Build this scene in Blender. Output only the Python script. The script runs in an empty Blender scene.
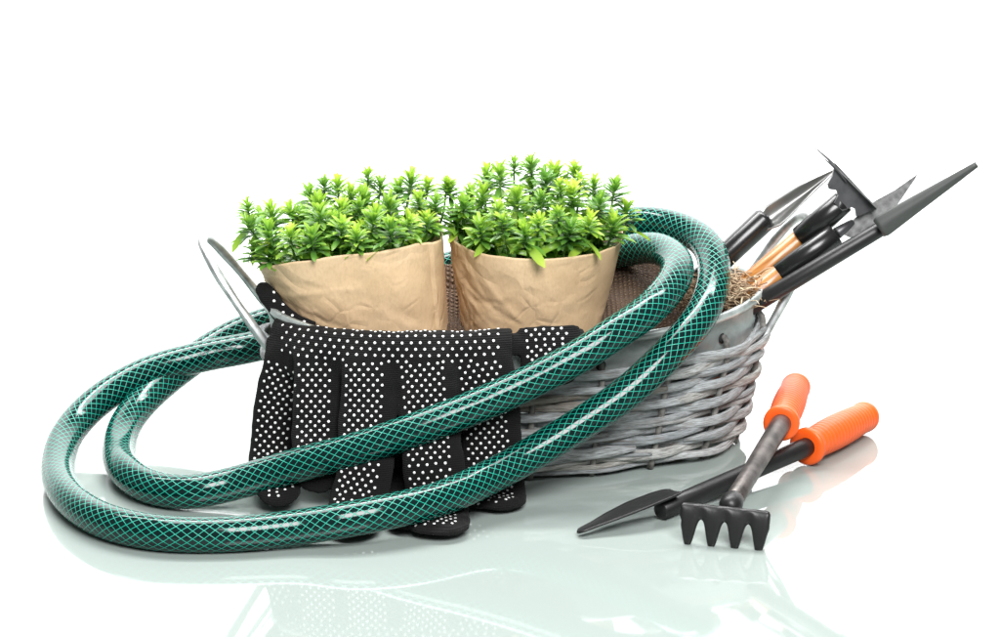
import bpy, bmesh, math, random
import numpy as np
from mathutils import Vector, Matrix, noise
from mathutils.bvhtree import BVHTree

random.seed(7)
R = math.radians
PI = math.pi
S = 0.0005                       # one drawing unit (U) is half a millimetre
C = bpy.context.scene.collection
scene = bpy.context.scene

# ------------------------------------------------------------------ camera
ELEV = R(15.0)
DIST = 2600.0
TARGET = Vector((0, 0, 172.4))
CAMPOS = TARGET + DIST * Vector((0, -math.cos(ELEV), math.sin(ELEV)))
FWD = (TARGET - CAMPOS).normalized()
RIGHT = Vector((1, 0, 0))
UP = RIGHT.cross(FWD).normalized()
cam_data = bpy.data.cameras.new("camera")
cam = bpy.data.objects.new("camera", cam_data)
C.objects.link(cam)
cam.location = CAMPOS * S
cam.rotation_euler = (R(90) - ELEV, 0, 0)
cam_data.sensor_width = 36.0
cam_data.lens = 36.0 * DIST / 1000.0
cam_data.clip_start = 0.05
cam_data.clip_end = 60.0
scene.camera = cam

# ------------------------------------------------------------------ world, lamps, exposure
world = bpy.data.worlds.new("World")
scene.world = world
world.use_nodes = True
bg = world.node_tree.nodes["Background"]
bg.inputs["Color"].default_value = (1.0, 1.0, 1.0, 1)
bg.inputs["Strength"].default_value = 0.24

def area_lamp(name, loc, look, sx, sy, power, col=(1, 1, 1)):
    d = bpy.data.lights.new(name, 'AREA')
    d.shape = 'RECTANGLE'; d.size = sx; d.size_y = sy
    d.energy = power; d.color = col
    o = bpy.data.objects.new(name, d); C.objects.link(o)
    o.location = loc
    o.rotation_euler = (Vector(look) - Vector(loc)).to_track_quat('-Z', 'Y').to_euler()
    return o
area_lamp("softbox_front", (0.30, -1.25, 1.25), (0.0, 0.0, 0.05), 0.85, 0.75, 50.0)
area_lamp("softbox_top", (-0.1, 0.42, 1.4), (0.0, 0.05, 0.05), 1.0, 0.6, 24.0)
area_lamp("backdrop_lamp", (0.0, 0.75, 1.6), (0.0, 1.9, 0.5), 2.4, 0.5, 105.0)

vs = scene.view_settings
vs.view_transform = 'Standard'
vs.look = 'None'
vs.exposure = 0.0
vs.gamma = 1.0
vs.use_curve_mapping = False
scene.cycles.max_bounces = 8
scene.cycles.use_denoising = True
scene.cycles.caustics_reflective = False
scene.cycles.caustics_refractive = False

# ------------------------------------------------------------------ helpers
def ray(px, py):
    return (FWD * DIST + RIGHT * (px - 500.0) + UP * (318.5 - py))
def at(px, py, Y):
    d = ray(px, py); t = (Y - CAMPOS.y) / d.y
    return CAMPOS + d * t
def atz(px, py, Z):
    d = ray(px, py); t = (Z - CAMPOS.z) / d.z
    return CAMPOS + d * t

ORG = {}
def org_of(o):
    while o.parent is not None:
        o = o.parent
    return ORG.get(o.name, Vector((0, 0, 0)))

def tag(o, label=None, cat=None, group=None, kind=None):
    if label: o["label"] = label
    if cat: o["category"] = cat
    if group: o["group"] = group
    if kind: o["kind"] = kind
    return o

def thing(name, loc, label, cat, group=None):
    o = bpy.data.objects.new(name, None)
    o.empty_display_size = 0.02
    C.objects.link(o)
    o.location = Vector(loc) * S
    ORG[o.name] = Vector(loc)
    return tag(o, label, cat, group)

def mk(name, verts, faces, mat, parent=None, org=None, smooth=True, uvs=None, tint=None, kind=None):
    if parent is not None:
        base = org_of(parent)
    else:
        base = Vector(org) if org is not None else Vector((0, 0, 0))
    me = bpy.data.meshes.new(name)
    me.from_pydata([tuple((Vector(v) - base) * S) for v in verts], [], faces)
    if smooth:
        me.polygons.foreach_set("use_smooth", [True] * len(me.polygons))
    if uvs is not None:
        lay = me.uv_layers.new(name="UVMap")
        n = len(me.loops)
        li = np.zeros(n, dtype=np.int32); me.loops.foreach_get("vertex_index", li)
        arr = np.asarray(uvs, dtype=np.float32)[li]
        lay.data.foreach_set("uv", arr.ravel())
    if tint is not None:
        a = me.attributes.new("tint", 'FLOAT', 'POINT')
        a.data.foreach_set("value", np.asarray(tint, dtype=np.float32))
    me.update()
    me.materials.append(mat)
    o = bpy.data.objects.new(name, me)
    C.objects.link(o)
    if parent is not None:
        o.parent = parent
    else:
        o.location = base * S
        ORG[o.name] = base
    if kind: o["kind"] = kind
    return o

def catmull(pts, per=8):
    pts = [Vector(p) for p in pts]
    P = [pts[0] * 2 - pts[1]] + pts + [pts[-1] * 2 - pts[-2]]
    out = []
    for i in range(1, len(P) - 2):
        p0, p1, p2, p3 = P[i - 1], P[i], P[i + 1], P[i + 2]
        # centripetal
        d1 = max((p1 - p0).length, 1e-6) ** 0.5; d2 = max((p2 - p1).length, 1e-6) ** 0.5; d3 = max((p3 - p2).length, 1e-6) ** 0.5
        t0 = 0; t1 = d1; t2 = t1 + d2; t3 = t2 + d3
        for k in range(per):
            t = t1 + (t2 - t1) * k / per
            A1 = p0 * ((t1 - t) / (t1 - t0)) + p1 * ((t - t0) / (t1 - t0))
            A2 = p1 * ((t2 - t) / (t2 - t1)) + p2 * ((t - t1) / (t2 - t1))
            A3 = p2 * ((t3 - t) / (t3 - t2)) + p3 * ((t - t2) / (t3 - t2))
            B1 = A1 * ((t2 - t) / (t2 - t0)) + A2 * ((t - t0) / (t2 - t0))
            B2 = A2 * ((t3 - t) / (t3 - t1)) + A3 * ((t - t1) / (t3 - t1))
            out.append(B1 * ((t2 - t) / (t2 - t1)) + B2 * ((t - t1) / (t2 - t1)))
    out.append(pts[-1])
    return out

def resample(pts, step):
    L = [0.0]
    for a, b in zip(pts, pts[1:]):
        L.append(L[-1] + (b - a).length)
    n = max(2, int(round(L[-1] / step)))
    out = []; j = 0
    for i in range(n + 1):
        s = L[-1] * i / n
        while j < len(L) - 2 and L[j + 1] < s: j += 1
        f = (s - L[j]) / max(L[j + 1] - L[j], 1e-9)
        out.append(pts[j].lerp(pts[j + 1], min(max(f, 0), 1)))
    return out

def smooth_pts(pts, it):
    for _ in range(it):
        pts = [pts[0]] + [(pts[i - 1] + pts[i] * 2 + pts[i + 1]) / 4 for i in range(1, len(pts) - 1)] + [pts[-1]]
    return pts

def sweep(pts, section, ref=None, cap=True):
    """pts: list of Vectors; section(i, f)-> list of (a, b) offsets on (side, up). returns verts, faces, uvs"""
    n = len(pts)
    tans = []
    for i in range(n):
        a = pts[max(i - 1, 0)]; b = pts[min(i + 1, n - 1)]
        tans.append((b - a).normalized())
    up = None
    V = []; F = []; UV = []
    s = 0.0
    m = None
    for i in range(n):
        t = tans[i]
        if ref is not None:
            r = ref(i, i / (n - 1)) if callable(ref) else ref
            side = (r - t * r.dot(t)).normalized()
            u = side.cross(t).normalized()
        else:
            if up is None:
                up = Vector((0, 0, 1)) if abs(t.z) < 0.9 else Vector((0, 1, 0))
            up = (up - t * up.dot(t)).normalized()
            u = up; side = t.cross(u)
        if i: s += (pts[i] - pts[i - 1]).length
        sec = section(i, i / (n - 1))
        m = len(sec)
        for k, (a, b) in enumerate(sec):
            V.append(pts[i] + side * a + u * b)
            UV.append((k / (m - 1), s))
    for i in range(n - 1):
        for k in range(m - 1):
            a = i * m + k
            F.append((a, a + 1, a + m + 1, a + m))
    if cap:
        F.append(tuple(range(m - 2, -1, -1)))
        F.append(tuple((n - 1) * m + k for k in range(m - 1)))
    return V, F, UV
def circ(r, m=12, ry=None):
    ry = r if ry is None else ry
    return [(r * math.cos(2 * PI * k / m), ry * math.sin(2 * PI * k / m)) for k in range(m + 1)]
def tube(pts, r, m=10, cap=True):
    f = r if callable(r) else (lambda t: r)
    return sweep(pts, lambda i, t: circ(f(t), m), cap=cap)
def lathe(A, B, prof, m=24, ref=None):
    """prof: list of (distance along from A in U, radius)"""
    A = Vector(A); B = Vector(B); d = (B - A).normalized()
    r = ref or (Vector((0, 0, 1)) if abs(d.z) < 0.9 else Vector((1, 0, 0)))
    u = (r - d * r.dot(d)).normalized(); w = d.cross(u)
    V = []; F = []; UV = []
    for (s, rad) in prof:
        for k in range(m):
            a = 2 * PI * k / m
            V.append(A + d * s + (u * math.cos(a) + w * math.sin(a)) * rad)
            UV.append((k / m, s))
    for i in range(len(prof) - 1):
        for k in range(m):
            a = i * m + k; b = i * m + (k + 1) % m
            F.append((a, b, b + m, a + m))
    F.append(tuple(range(m - 1, -1, -1)))
    F.append(tuple((len(prof) - 1) * m + k for k in range(m)))
    return V, F, UV
def solid_sheet(fn, nu, nv, th):
    """closed sheet of thickness th over fn(u,v), u,v in 0..1"""
    P = [[Vector(fn(i / nu, j / nv)) for j in range(nv + 1)] for i in range(nu + 1)]
    V = []; UV = []
    top = []
    for sgn in (0.5, -0.5):
        for i in range(nu + 1):
            for j in range(nv + 1):
                a = P[min(i + 1, nu)][j] - P[max(i - 1, 0)][j]
                b = P[i][min(j + 1, nv)] - P[i][max(j - 1, 0)]
                n = a.cross(b)
                n = n.normalized() if n.length > 1e-9 else Vector((0, 0, 1))
                V.append(P[i][j] + n * (th(i / nu, j / nv) if callable(th) else th) * sgn); UV.append((i / nu, j / nv))
    W = nv + 1; O = (nu + 1) * W
    F = []
    for i in range(nu):
        for j in range(nv):
            a = i * W + j
            F.append((a, a + W, a + W + 1, a + 1))
            F.append((O + a, O + a + 1, O + a + W + 1, O + a + W))
    for i in range(nu):
        for j in (0, nv):
            a = i * W + j; q = (a, O + a, O + a + W, a + W)
            F.append(q if j == 0 else q[::-1])
    for j in range(nv):
        for i in (0, nu):
            a = i * W + j; q = (a, a + 1, O + a + 1, O + a)
            F.append(q if i == 0 else q[::-1])
    return V, F, UV
def bev(o, w):
    m = o.modifiers.new('bevel', 'BEVEL'); m.width = w * S; m.segments = 2; m.limit_method = 'ANGLE'; m.angle_limit = R(50)
    return o
class Join:
    def __init__(s): s.V = []; s.F = []; s.UV = []; s.T = []
    def add(s, vfu, tint=None):
        V, F, UV = vfu; o = len(s.V)
        s.V += list(V); s.UV += list(UV); s.F += [tuple(i + o for i in f) for f in F]
        if tint is not None: s.T += list(tint)
        return s

# ------------------------------------------------------------------ materials
class NT:
    def __init__(s, name):
        s.m = bpy.data.materials.new(name); s.m.use_nodes = True
        s.t = s.m.node_tree; s.n = s.t.nodes; s.b = s.n["Principled BSDF"]; s.out = s.n["Material Output"]
    def node(s, typ, **kw):
        n = s.n.new(typ)
        for k, v in kw.items(): setattr(n, k, v)
        return n
    def link(s, a, b): s.t.links.new(a, b)
    def set(s, **kw):
        for k, v in kw.items(): s.b.inputs[k.replace('_', ' ')].default_value = v
        return s
    def math(s, op, a, b=None, c=None, clamp=False):
        n = s.node('ShaderNodeMath', operation=op); n.use_clamp = clamp
        for i, x in enumerate((a, b, c)):
            if x is None: continue
            if isinstance(x, (int, float)): n.inputs[i].default_value = x
            else: s.link(x, n.inputs[i])
        return n.outputs[0]
    def coord(s, kind='Object'):
        return s.node('ShaderNodeTexCoord').outputs[kind]
    def mapping(s, vec, scale=(1, 1, 1), loc=(0, 0, 0)):
        n = s.node('ShaderNodeMapping'); n.inputs['Scale'].default_value = scale; n.inputs['Location'].default_value = loc
        s.link(vec, n.inputs['Vector']); return n.outputs[0]
    def noise(s, vec, scale, detail=4, rough=0.55, dist=0.0):
        n = s.node('ShaderNodeTexNoise'); n.inputs['Scale'].default_value = scale
        n.inputs['Detail'].default_value = detail; n.inputs['Roughness'].default_value = rough; n.inputs['Distortion'].default_value = dist
        s.link(vec, n.inputs['Vector']); return n.outputs['Fac']
    def ramp(s, fac, stops, interp='LINEAR'):
        n = s.node('ShaderNodeValToRGB'); e = n.color_ramp.elements; n.color_ramp.interpolation = interp
        while len(e) < len(stops): e.new(0.5)
        for el, (p, c) in zip(e, stops):
            el.position = p; el.color = (c[0], c[1], c[2], 1)
        s.link(fac, n.inputs['Fac']); return n.outputs['Color']
    def mix(s, fac, a, b, mode='MIX'):
        n = s.node('ShaderNodeMix', data_type='RGBA', blend_type=mode)
        if isinstance(fac, (int, float)): n.inputs[0].default_value = fac
        else: s.link(fac, n.inputs[0])
        for sock, x in ((n.inputs[6], a), (n.inputs[7], b)):
            if isinstance(x, tuple): sock.default_value = (x[0], x[1], x[2], 1)
            else: s.link(x, sock)
        return n.outputs[2]
    def bump(s, h, strength=0.3, dist=0.001):
        n = s.node('ShaderNodeBump'); n.inputs['Strength'].default_value = strength; n.inputs['Distance'].default_value = dist
        s.link(h, n.inputs['Height']); s.link(n.outputs[0], s.b.inputs['Normal']); return n
    def color(s, c): s.link(c, s.b.inputs['Base Color'])
    def sep(s, vec):
        n = s.node('ShaderNodeSeparateXYZ'); s.link(vec, n.inputs[0]); return n.outputs
    def rnd(s): return s.node('ShaderNodeObjectInfo').outputs['Random']

M = {}
# glossy white glass table top with a faint green cast
t = NT('white_glass'); t.set(Base_Color=(0.312, 0.358, 0.337, 1), Roughness=0.03, IOR=1.85)
g = t.noise(t.coord(), 2.0, 2); t.link(t.math('MULTIPLY_ADD', g, 0.02, 0.02), t.b.inputs['Roughness']); M['table'] = t.m
t = NT('white_backdrop_paper'); t.set(Base_Color=(0.9, 0.9, 0.9, 1), Roughness=0.8); M['backdrop'] = t.m

# garden hose: dark clear skin over a teal reinforcement net
t = NT('hose_pvc')
u, v, _ = t.sep(t.coord('UV'))
N_, P_ = 14.0, 10.0
wob = t.math('MULTIPLY_ADD', t.noise(t.coord(), 60, 2), 0.25, -0.12)
a1 = t.math('ADD', t.math('ADD', t.math('MULTIPLY', u, N_), t.math('MULTIPLY', v, 1 / P_)), wob)
a2 = t.math('ADD', t.math('SUBTRACT', t.math('MULTIPLY', u, N_), t.math('MULTIPLY', v, 1 / P_)), wob)
def lines(a, w=0.030, soft=0.034):
    d = t.math('ABSOLUTE', t.math('SUBTRACT', t.math('FRACT', a), 0.5))
    return t.math('DIVIDE', t.math('SUBTRACT', d, 0.5 - w - soft), soft, clamp=True)
net = t.math('MAXIMUM', lines(a1), lines(a2))
dark = t.mix(t.noise(t.coord(), 14, 3), (0.0005, 0.006, 0.0065), (0.0016, 0.017, 0.0165))
t.color(t.mix(net, dark, (0.012, 0.37, 0.262)))
t.set(Roughness=0.16, IOR=1.46, Coat_Weight=0.0, Specular_IOR_Level=0.42)
t.link(t.math('MULTIPLY_ADD', net, 0.30, t.math('MULTIPLY_ADD', t.noise(t.coord(), 40, 3), 0.12, 0.04)), t.b.inputs['Roughness'])
t.bump(t.math('ADD', t.math('MULTIPLY', net, 0.35), t.math('MULTIPLY', t.noise(t.coord(), 55, 2), 0.5)), 0.35, 0.0010)
M['hose'] = t.m

# grey washed willow
t = NT('grey_willow')
uv = t.coord('UV')
st = t.noise(t.mapping(uv, (22, 0.05, 1)), 1.0, 6, 0.7)
st3 = t.noise(t.mapping(uv, (60, 0.06, 1)), 1.0, 3, 0.6)
st2 = t.noise(t.mapping(uv, (4, 0.03, 1)), 1.0, 3)
stt = t.math('ADD', t.math('MULTIPLY', st, 0.7), t.math('MULTIPLY', st3, 0.3))
base = t.ramp(stt, [(0.35, (0.07, 0.062, 0.055)), (0.42, (0.25, 0.25, 0.245)), (0.50, (0.47, 0.49, 0.495)), (0.58, (0.66, 0.69, 0.70)), (0.68, (0.86, 0.88, 0.89))])
warm = t.ramp(t.rnd(), [(0.0, (0.72, 0.74, 0.76)), (0.5, (1.0, 1.0, 1.0)), (0.8, (1.0, 0.94, 0.86)), (1.0, (0.66, 0.58, 0.51))])
col = t.mix(1.0, base, warm, 'MULTIPLY')
t.color(t.mix(t.math('MULTIPLY', t.math('SUBTRACT', st2, 0.57, clamp=True), 4.0), col, (0.24, 0.17, 0.125)))
st = stt
t.set(Roughness=0.75); t.bump(st, 1.0, 0.0016); M['willow'] = t.m
t = NT('dark_twig'); t.color(t.ramp(t.noise(t.coord(), 220, 4), [(0.3, (0.05, 0.045, 0.04)), (0.7, (0.26, 0.25, 0.235))])); t.set(Roughness=0.75); M['twig'] = t.m
# zinc
t = NT('zinc_sheet')
n1 = t.noise(t.coord(), 35, 5, 0.65, 0.6)
t.color(t.ramp(n1, [(0.35, (0.28, 0.315, 0.31)), (0.50, (0.48, 0.525, 0.51)), (0.66, (0.66, 0.70, 0.69))]))
t.set(Metallic=0.6); t.link(t.math('MULTIPLY_ADD', n1, 0.3, 0.25), t.b.inputs['Roughness']); t.bump(n1, 0.1, 0.001); M['zinc'] = t.m
t = NT('galvanised_wire'); n1 = t.noise(t.coord(), 160, 4)
t.color(t.ramp(n1, [(0.3, (0.30, 0.31, 0.31)), (0.7, (0.62, 0.64, 0.64))])); t.set(Metallic=0.75, Roughness=0.38); t.bump(n1, 0.25, 0.0006); M['wire'] = t.m
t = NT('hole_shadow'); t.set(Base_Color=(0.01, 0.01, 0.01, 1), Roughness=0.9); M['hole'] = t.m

# kraft paper
t = NT('kraft_paper')
oc = t.coord()
n1 = t.noise(oc, 26, 5, 0.6); n2 = t.noise(t.mapping(oc, (1, 1, 0.5)), 900, 3)
c1 = t.ramp(n1, [(0.3, (0.58, 0.40, 0.23)), (0.7, (0.69, 0.50, 0.31))])
t.color(t.mix(t.math('MULTIPLY', t.math('SUBTRACT', n2, 0.45, clamp=True), 0.9), c1, (0.36, 0.24, 0.13)))
nw = t.node('ShaderNodeTexNoise'); nw.inputs['Scale'].default_value = 22; nw.inputs['Detail'].default_value = 2; t.link(oc, nw.inputs['Vector'])
wv = t.node('ShaderNodeVectorMath', operation='MULTIPLY_ADD'); t.link(nw.outputs['Color'], wv.inputs[0]); wv.inputs[1].default_value = (0.03, 0.03, 0.03); t.link(oc, wv.inputs[2])
hts = []
for sc_, am in ((38, 1.0), (95, 0.45)):
    vo = t.node('ShaderNodeTexVoronoi', feature='DISTANCE_TO_EDGE'); vo.inputs['Scale'].default_value = sc_; t.link(wv.outputs[0], vo.inputs['Vector'])
    fade = t.math('MULTIPLY', t.math('SUBTRACT', t.noise(oc, 18 + sc_ * 0.2, 2), 0.46, clamp=True), 7.0, clamp=True)
    hts.append(t.math('MULTIPLY', t.math('MULTIPLY', t.math('MINIMUM', vo.outputs['Distance'], 0.16), fade), am))
hh = t.math('ADD', t.math('MULTIPLY', t.math('ADD', hts[0], hts[1]), 6.0), t.math('MULTIPLY', n2, 0.08))
t.set(Roughness=0.6, Specular_IOR_Level=0.35); t.bump(hh, 0.6, 0.0012); M['kraft'] = t.m
t = NT('potting_soil'); t.color(t.ramp(t.noise(t.coord(), 500, 4), [(0.35, (0.015, 0.011, 0.008)), (0.7, (0.07, 0.05, 0.035))])); t.set(Roughness=0.95); t.bump(t.noise(t.coord(), 400, 4), 0.8, 0.003); M['soil'] = t.m

# leaves
t = NT('leaf_plastic')
ta = t.node('ShaderNodeAttribute'); ta.attribute_name = 'tint'
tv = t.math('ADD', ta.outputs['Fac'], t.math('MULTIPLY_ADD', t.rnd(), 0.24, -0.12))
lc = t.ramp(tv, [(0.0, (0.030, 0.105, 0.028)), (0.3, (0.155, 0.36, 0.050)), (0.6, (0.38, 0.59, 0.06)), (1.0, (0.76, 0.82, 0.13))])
t.color(lc); t.set(Roughness=0.34)
tr = t.node('ShaderNodeBsdfTranslucent'); t.link(lc, tr.inputs['Color'])
mx = t.node('ShaderNodeMixShader'); mx.inputs[0].default_value = 0.38
t.link(t.b.outputs[0], mx.inputs[1]); t.link(tr.outputs[0], mx.inputs[2]); t.link(mx.outputs[0], t.out.inputs['Surface'])
M['leaf'] = t.m

# gloves
t = NT('black_knit')
w = t.node('ShaderNodeTexWave'); w.inputs['Scale'].default_value = 420; w.bands_direction = 'X'; t.link(t.coord(), w.inputs['Vector'])
w2 = t.node('ShaderNodeTexWave'); w2.inputs['Scale'].default_value = 330; w2.bands_direction = 'Z'; t.link(t.coord(), w2.inputs['Vector'])
kn = t.math('ADD', w.outputs['Fac'], w2.outputs['Fac'])
n1 = t.noise(t.coord(), 45, 4)
t.color(t.mix(n1, (0.0035, 0.0034, 0.0036), (0.010, 0.0095, 0.0095)))
t.set(Roughness=0.92, Specular_IOR_Level=0.2, Sheen_Weight=0.02, Sheen_Roughness=0.5); t.bump(t.math('ADD', t.math('MULTIPLY', kn, 0.25), t.math('MULTIPLY', n1, 3.0)), 0.8, 0.0016); M['knit'] = t.m
t = NT('white_rubber'); t.set(Base_Color=(0.80, 0.81, 0.80, 1), Roughness=0.5); M['dot'] = t.m

# tools
t = NT('orange_grip'); n1 = t.noise(t.coord(), 300, 3); t.color(t.mix(n1, (0.80, 0.090, 0.004), (0.84, 0.11, 0.007))); t.set(Roughness=0.42); t.bump(n1, 0.05, 0.0005); M['orange'] = t.m
t = NT('black_powder_coat'); n1 = t.noise(t.coord(), 900, 2); t.color(t.mix(t.noise(t.coord(), 60, 3), (0.005, 0.005, 0.005), (0.012, 0.012, 0.012))); t.set(Roughness=0.40, Specular_IOR_Level=0.4); t.bump(n1, 0.12, 0.0004); M['black'] = t.m
t = NT('black_gloss_ferrule'); n1 = t.noise(t.coord(), 120, 3); t.color(t.mix(n1, (0.005, 0.005, 0.005), (0.012, 0.012, 0.012))); t.set(Roughness=0.25); M['ferrule'] = t.m
t = NT('dark_steel'); n1 = t.noise(t.coord(), 90, 4); t.color(t.ramp(n1, [(0.3, (0.05, 0.05, 0.053)), (0.7, (0.11, 0.11, 0.115))])); t.set(Metallic=0.55, Roughness=0.38); M['dsteel'] = t.m
t = NT('worn_tool_shaft'); n1 = t.noise(t.mapping(t.coord(), (1, 1, 1)), 110, 5); t.color(t.ramp(n1, [(0.35, (0.045, 0.04, 0.037)), (0.7, (0.16, 0.14, 0.13))])); t.set(Metallic=0.6, Roughness=0.36); M['shaft'] = t.m
t = NT('grey_green_coat'); n1 = t.noise(t.coord(), 60, 3); t.color(t.mix(n1, (0.028, 0.031, 0.029), (0.050, 0.053, 0.050))); t.set(Roughness=0.5); M['coat'] = t.m
t = NT('galvanised_blade')
vo = t.node('ShaderNodeTexVoronoi'); vo.inputs['Scale'].default_value = 260; t.link(t.coord(), vo.inputs['Vector'])
n1 = t.noise(t.coord(), 240, 5, 0.7)
t.color(t.ramp(t.math('ADD', t.math('MULTIPLY', vo.outputs['Distance'], 0.4), t.math('MULTIPLY', n1, 0.7)), [(0.35, (0.10, 0.10, 0.10)), (0.7, (0.22, 0.22, 0.22))])); t.set(Metallic=0.6, Roughness=0.45); t.bump(n1, 0.3, 0.0006); M['galv'] = t.m
t = NT('bright_steel'); n1 = t.noise(t.coord(), 70, 3); t.color(t.mix(n1, (0.22, 0.22, 0.215), (0.36, 0.36, 0.35))); t.set(Metallic=0.85, Roughness=0.3); M['steel'] = t.m
t = NT('varnished_wood')
uv = t.coord('UV'); gr = t.noise(t.mapping(uv, (16, 0.02, 1)), 1.0, 5, 0.6, 0.4)
t.color(t.ramp(gr, [(0.3, (0.19, 0.062, 0.010)), (0.5, (0.36, 0.140, 0.024)), (0.75, (0.48, 0.22, 0.048))])); t.set(Roughness=0.35, Coat_Weight=0.25); t.bump(gr, 0.15, 0.0006); M['wood'] = t.m
# burlap, fibre
t = NT('burlap')
uv = t.coord('UV')
wu = t.node('ShaderNodeTexWave'); wu.bands_direction = 'X'; wu.inputs['Scale'].default_value = 6.5; wu.inputs['Distortion'].default_value = 1.2; wu.inputs['Detail Scale'].default_value = 4; t.link(uv, wu.inputs['Vector'])
wv = t.node('ShaderNodeTexWave'); wv.bands_direction = 'Y'; wv.inputs['Scale'].default_value = 6.5; wv.inputs['Distortion'].default_value = 1.2; wv.inputs['Detail Scale'].default_value = 4; t.link(uv, wv.inputs['Vector'])
we = t.math('MULTIPLY', wu.outputs['Fac'], wv.outputs['Fac'])
n1 = t.noise(t.coord(), 90, 4)
bc = t.ramp(we, [(0.0, (0.045, 0.026, 0.015)), (0.5, (0.15, 0.092, 0.056)), (1.0, (0.27, 0.18, 0.115))])
t.color(t.mix(t.math('MULTIPLY', n1, 0.6), bc, (0.13, 0.08, 0.05))); t.set(Roughness=0.95); t.bump(we, 0.9, 0.002); M['burlap'] = t.m
t = NT('dry_fibre'); t.color(t.ramp(t.node('ShaderNodeNewGeometry').outputs['Random Per Island'], [(0.0, (0.13, 0.075, 0.04)), (0.6, (0.36, 0.25, 0.15)), (1.0, (0.58, 0.46, 0.31))])); t.set(Roughness=0.8); M['fibre'] = t.m

# ------------------------------------------------------------------ setting
def plane_grid(x0, x1, y0, y1, z):
    return [(x0, y0, z), (x1, y0, z), (x1, y1, z), (x0, y1, z)], [(0, 1, 2, 3)]
V, F = [], []
TX, TY0, TY1 = 2600, -1500, 1500
V = [(-TX, TY0, 0), (TX, TY0, 0), (TX, TY1, 0), (-TX, TY1, 0), (-TX, TY0, -16), (TX, TY0, -16), (TX, TY1, -16), (-TX, TY1, -16)]
F = [(0, 1, 2, 3), (7, 6, 5, 4), (0, 4, 5, 1), (1, 5, 6, 2), (2, 6, 7, 3), (3, 7, 4, 0)]
o = mk('table', V, F, M['table'], smooth=False)
tag(o, 'glossy white glass table top mirroring the things on it', 'table', kind='structure')
prof = [(1560, -400), (2600, -400)]
for k in range(1, 13):
    a = PI / 2 * k / 12
    prof.append((2600 + 900 * math.sin(a), 500 - 900 * math.cos(a)))
prof.append((3500, 4200))
V = []; F = []
for (y, z) in prof:
    V += [(-7000, y, z), (7000, y, z)]
for i in range(len(prof) - 1):
    F.append((2 * i, 2 * i + 1, 2 * i + 3, 2 * i + 2))
o = mk('backdrop', V, F, M['backdrop'])
tag(o, 'seamless white studio backdrop behind the table', 'backdrop', kind='structure')

# ------------------------------------------------------------------ basket
BC = Vector((17, 122, 0)); YAW = R(12); HB = 148.0
A0, B0, A1, B1 = 227.0, 107.0, 262.0, 130.0
NEXP = 2.4
def bas(theta, z, off=0.0):
    f = z / HB
    a = A0 + (A1 - A0) * (f ** 0.85 if f > 0 else f) + off
    b = B0 + (B1 - B0) * (f ** 0.85 if f > 0 else f) + off
    c, s = math.cos(theta), math.sin(theta)
    z = z * (1 + 0.15 * abs(c) ** 2.6)
    x = a * math.copysign(abs(c) ** (2 / NEXP), c); y = b * math.copysign(abs(s) ** (2 / NEXP), s)
    return BC + Vector((x * math.cos(YAW) - y * math.sin(YAW), x * math.sin(YAW) + y * math.cos(YAW), z))
# equal arc length table
_TH = [2 * PI * i / 2000 for i in range(2001)]
_L = [0.0]
for i in range(2000):
    _L.append(_L[-1] + (bas(_TH[i + 1], 60) - bas(_TH[i], 60)).length)
PER = _L[-1]
def th_of(s):
    s = (s % 1.0) * PER
    return float(np.interp(s, _L, _TH))
def front_rim(X, z=HB, off=0.0):
    best = 1e9
    lo, hi = PI, 2 * PI
    ths = np.linspace(PI * 0.9, 2 * PI * 1.03, 400)
    bx = None
    for th in ths:
        p = bas(th, z, off)
        d = abs(p.x - X)
        if d < best: best = d; bx = p.y
    return bx

basket = thing('wicker_basket', BC, 'oval grey wicker basket with zinc liner and two wire handles', 'basket')
# liner
prof = [(3, -6), (3, 0), (60, 0), (120, 0), (HB - 6, 0), (HB - 5, 3.5), (HB, 5), (HB + 4, 3), (HB + 4, -1), (HB, -3.5), (HB - 8, -3.5), (100, -3.5), (40, -3.5), (9, -6)]
m = 120
V = []; F = []; UV = []
for (z, off) in prof:
    for k in range(m):
        V.append(bas(2 * PI * k / m, z, off)); UV.append((k / m * 8, z / 150))
for i in range(len(prof) - 1):
    for k in range(m):
        a = i * m + k; b = i * m + (k + 1) % m
        F.append((a, b, b + m, a + m))
F.append(tuple(range(m - 1, -1, -1))); F.append(tuple((len(prof) - 1) * m + k for k in range(m)))
mk('liner', V, F, M['zinc'], basket, uvs=UV)
# stakes and holes
NST = 18
ST0 = 0.018
for k in range(NST):
    s = ST0 + k / NST
    th = th_of(s)
    zt = 123 + random.uniform(-4, 4)
    pts = [bas(th, 2, 9.5), bas(th, 40, 10.5), bas(th, 80, 10.5), bas(th, zt - 14, 10), bas(th, zt - 4, 7.5), bas(th_of(s + 0.0015), zt + 1, 4), bas(th_of(s + 0.002), zt, -3)]
    pts = resample(catmull(pts, 6), 6)
    V, F, UV = tube(pts, lambda t: 3.6 - 0.4 * t, 8)
    mk('stake', V, F, M['twig'], basket, uvs=UV)
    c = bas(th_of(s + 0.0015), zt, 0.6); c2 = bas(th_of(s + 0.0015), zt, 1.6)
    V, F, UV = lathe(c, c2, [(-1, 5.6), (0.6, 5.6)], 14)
    mk('hole', V, F, M['hole'], basket)
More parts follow.
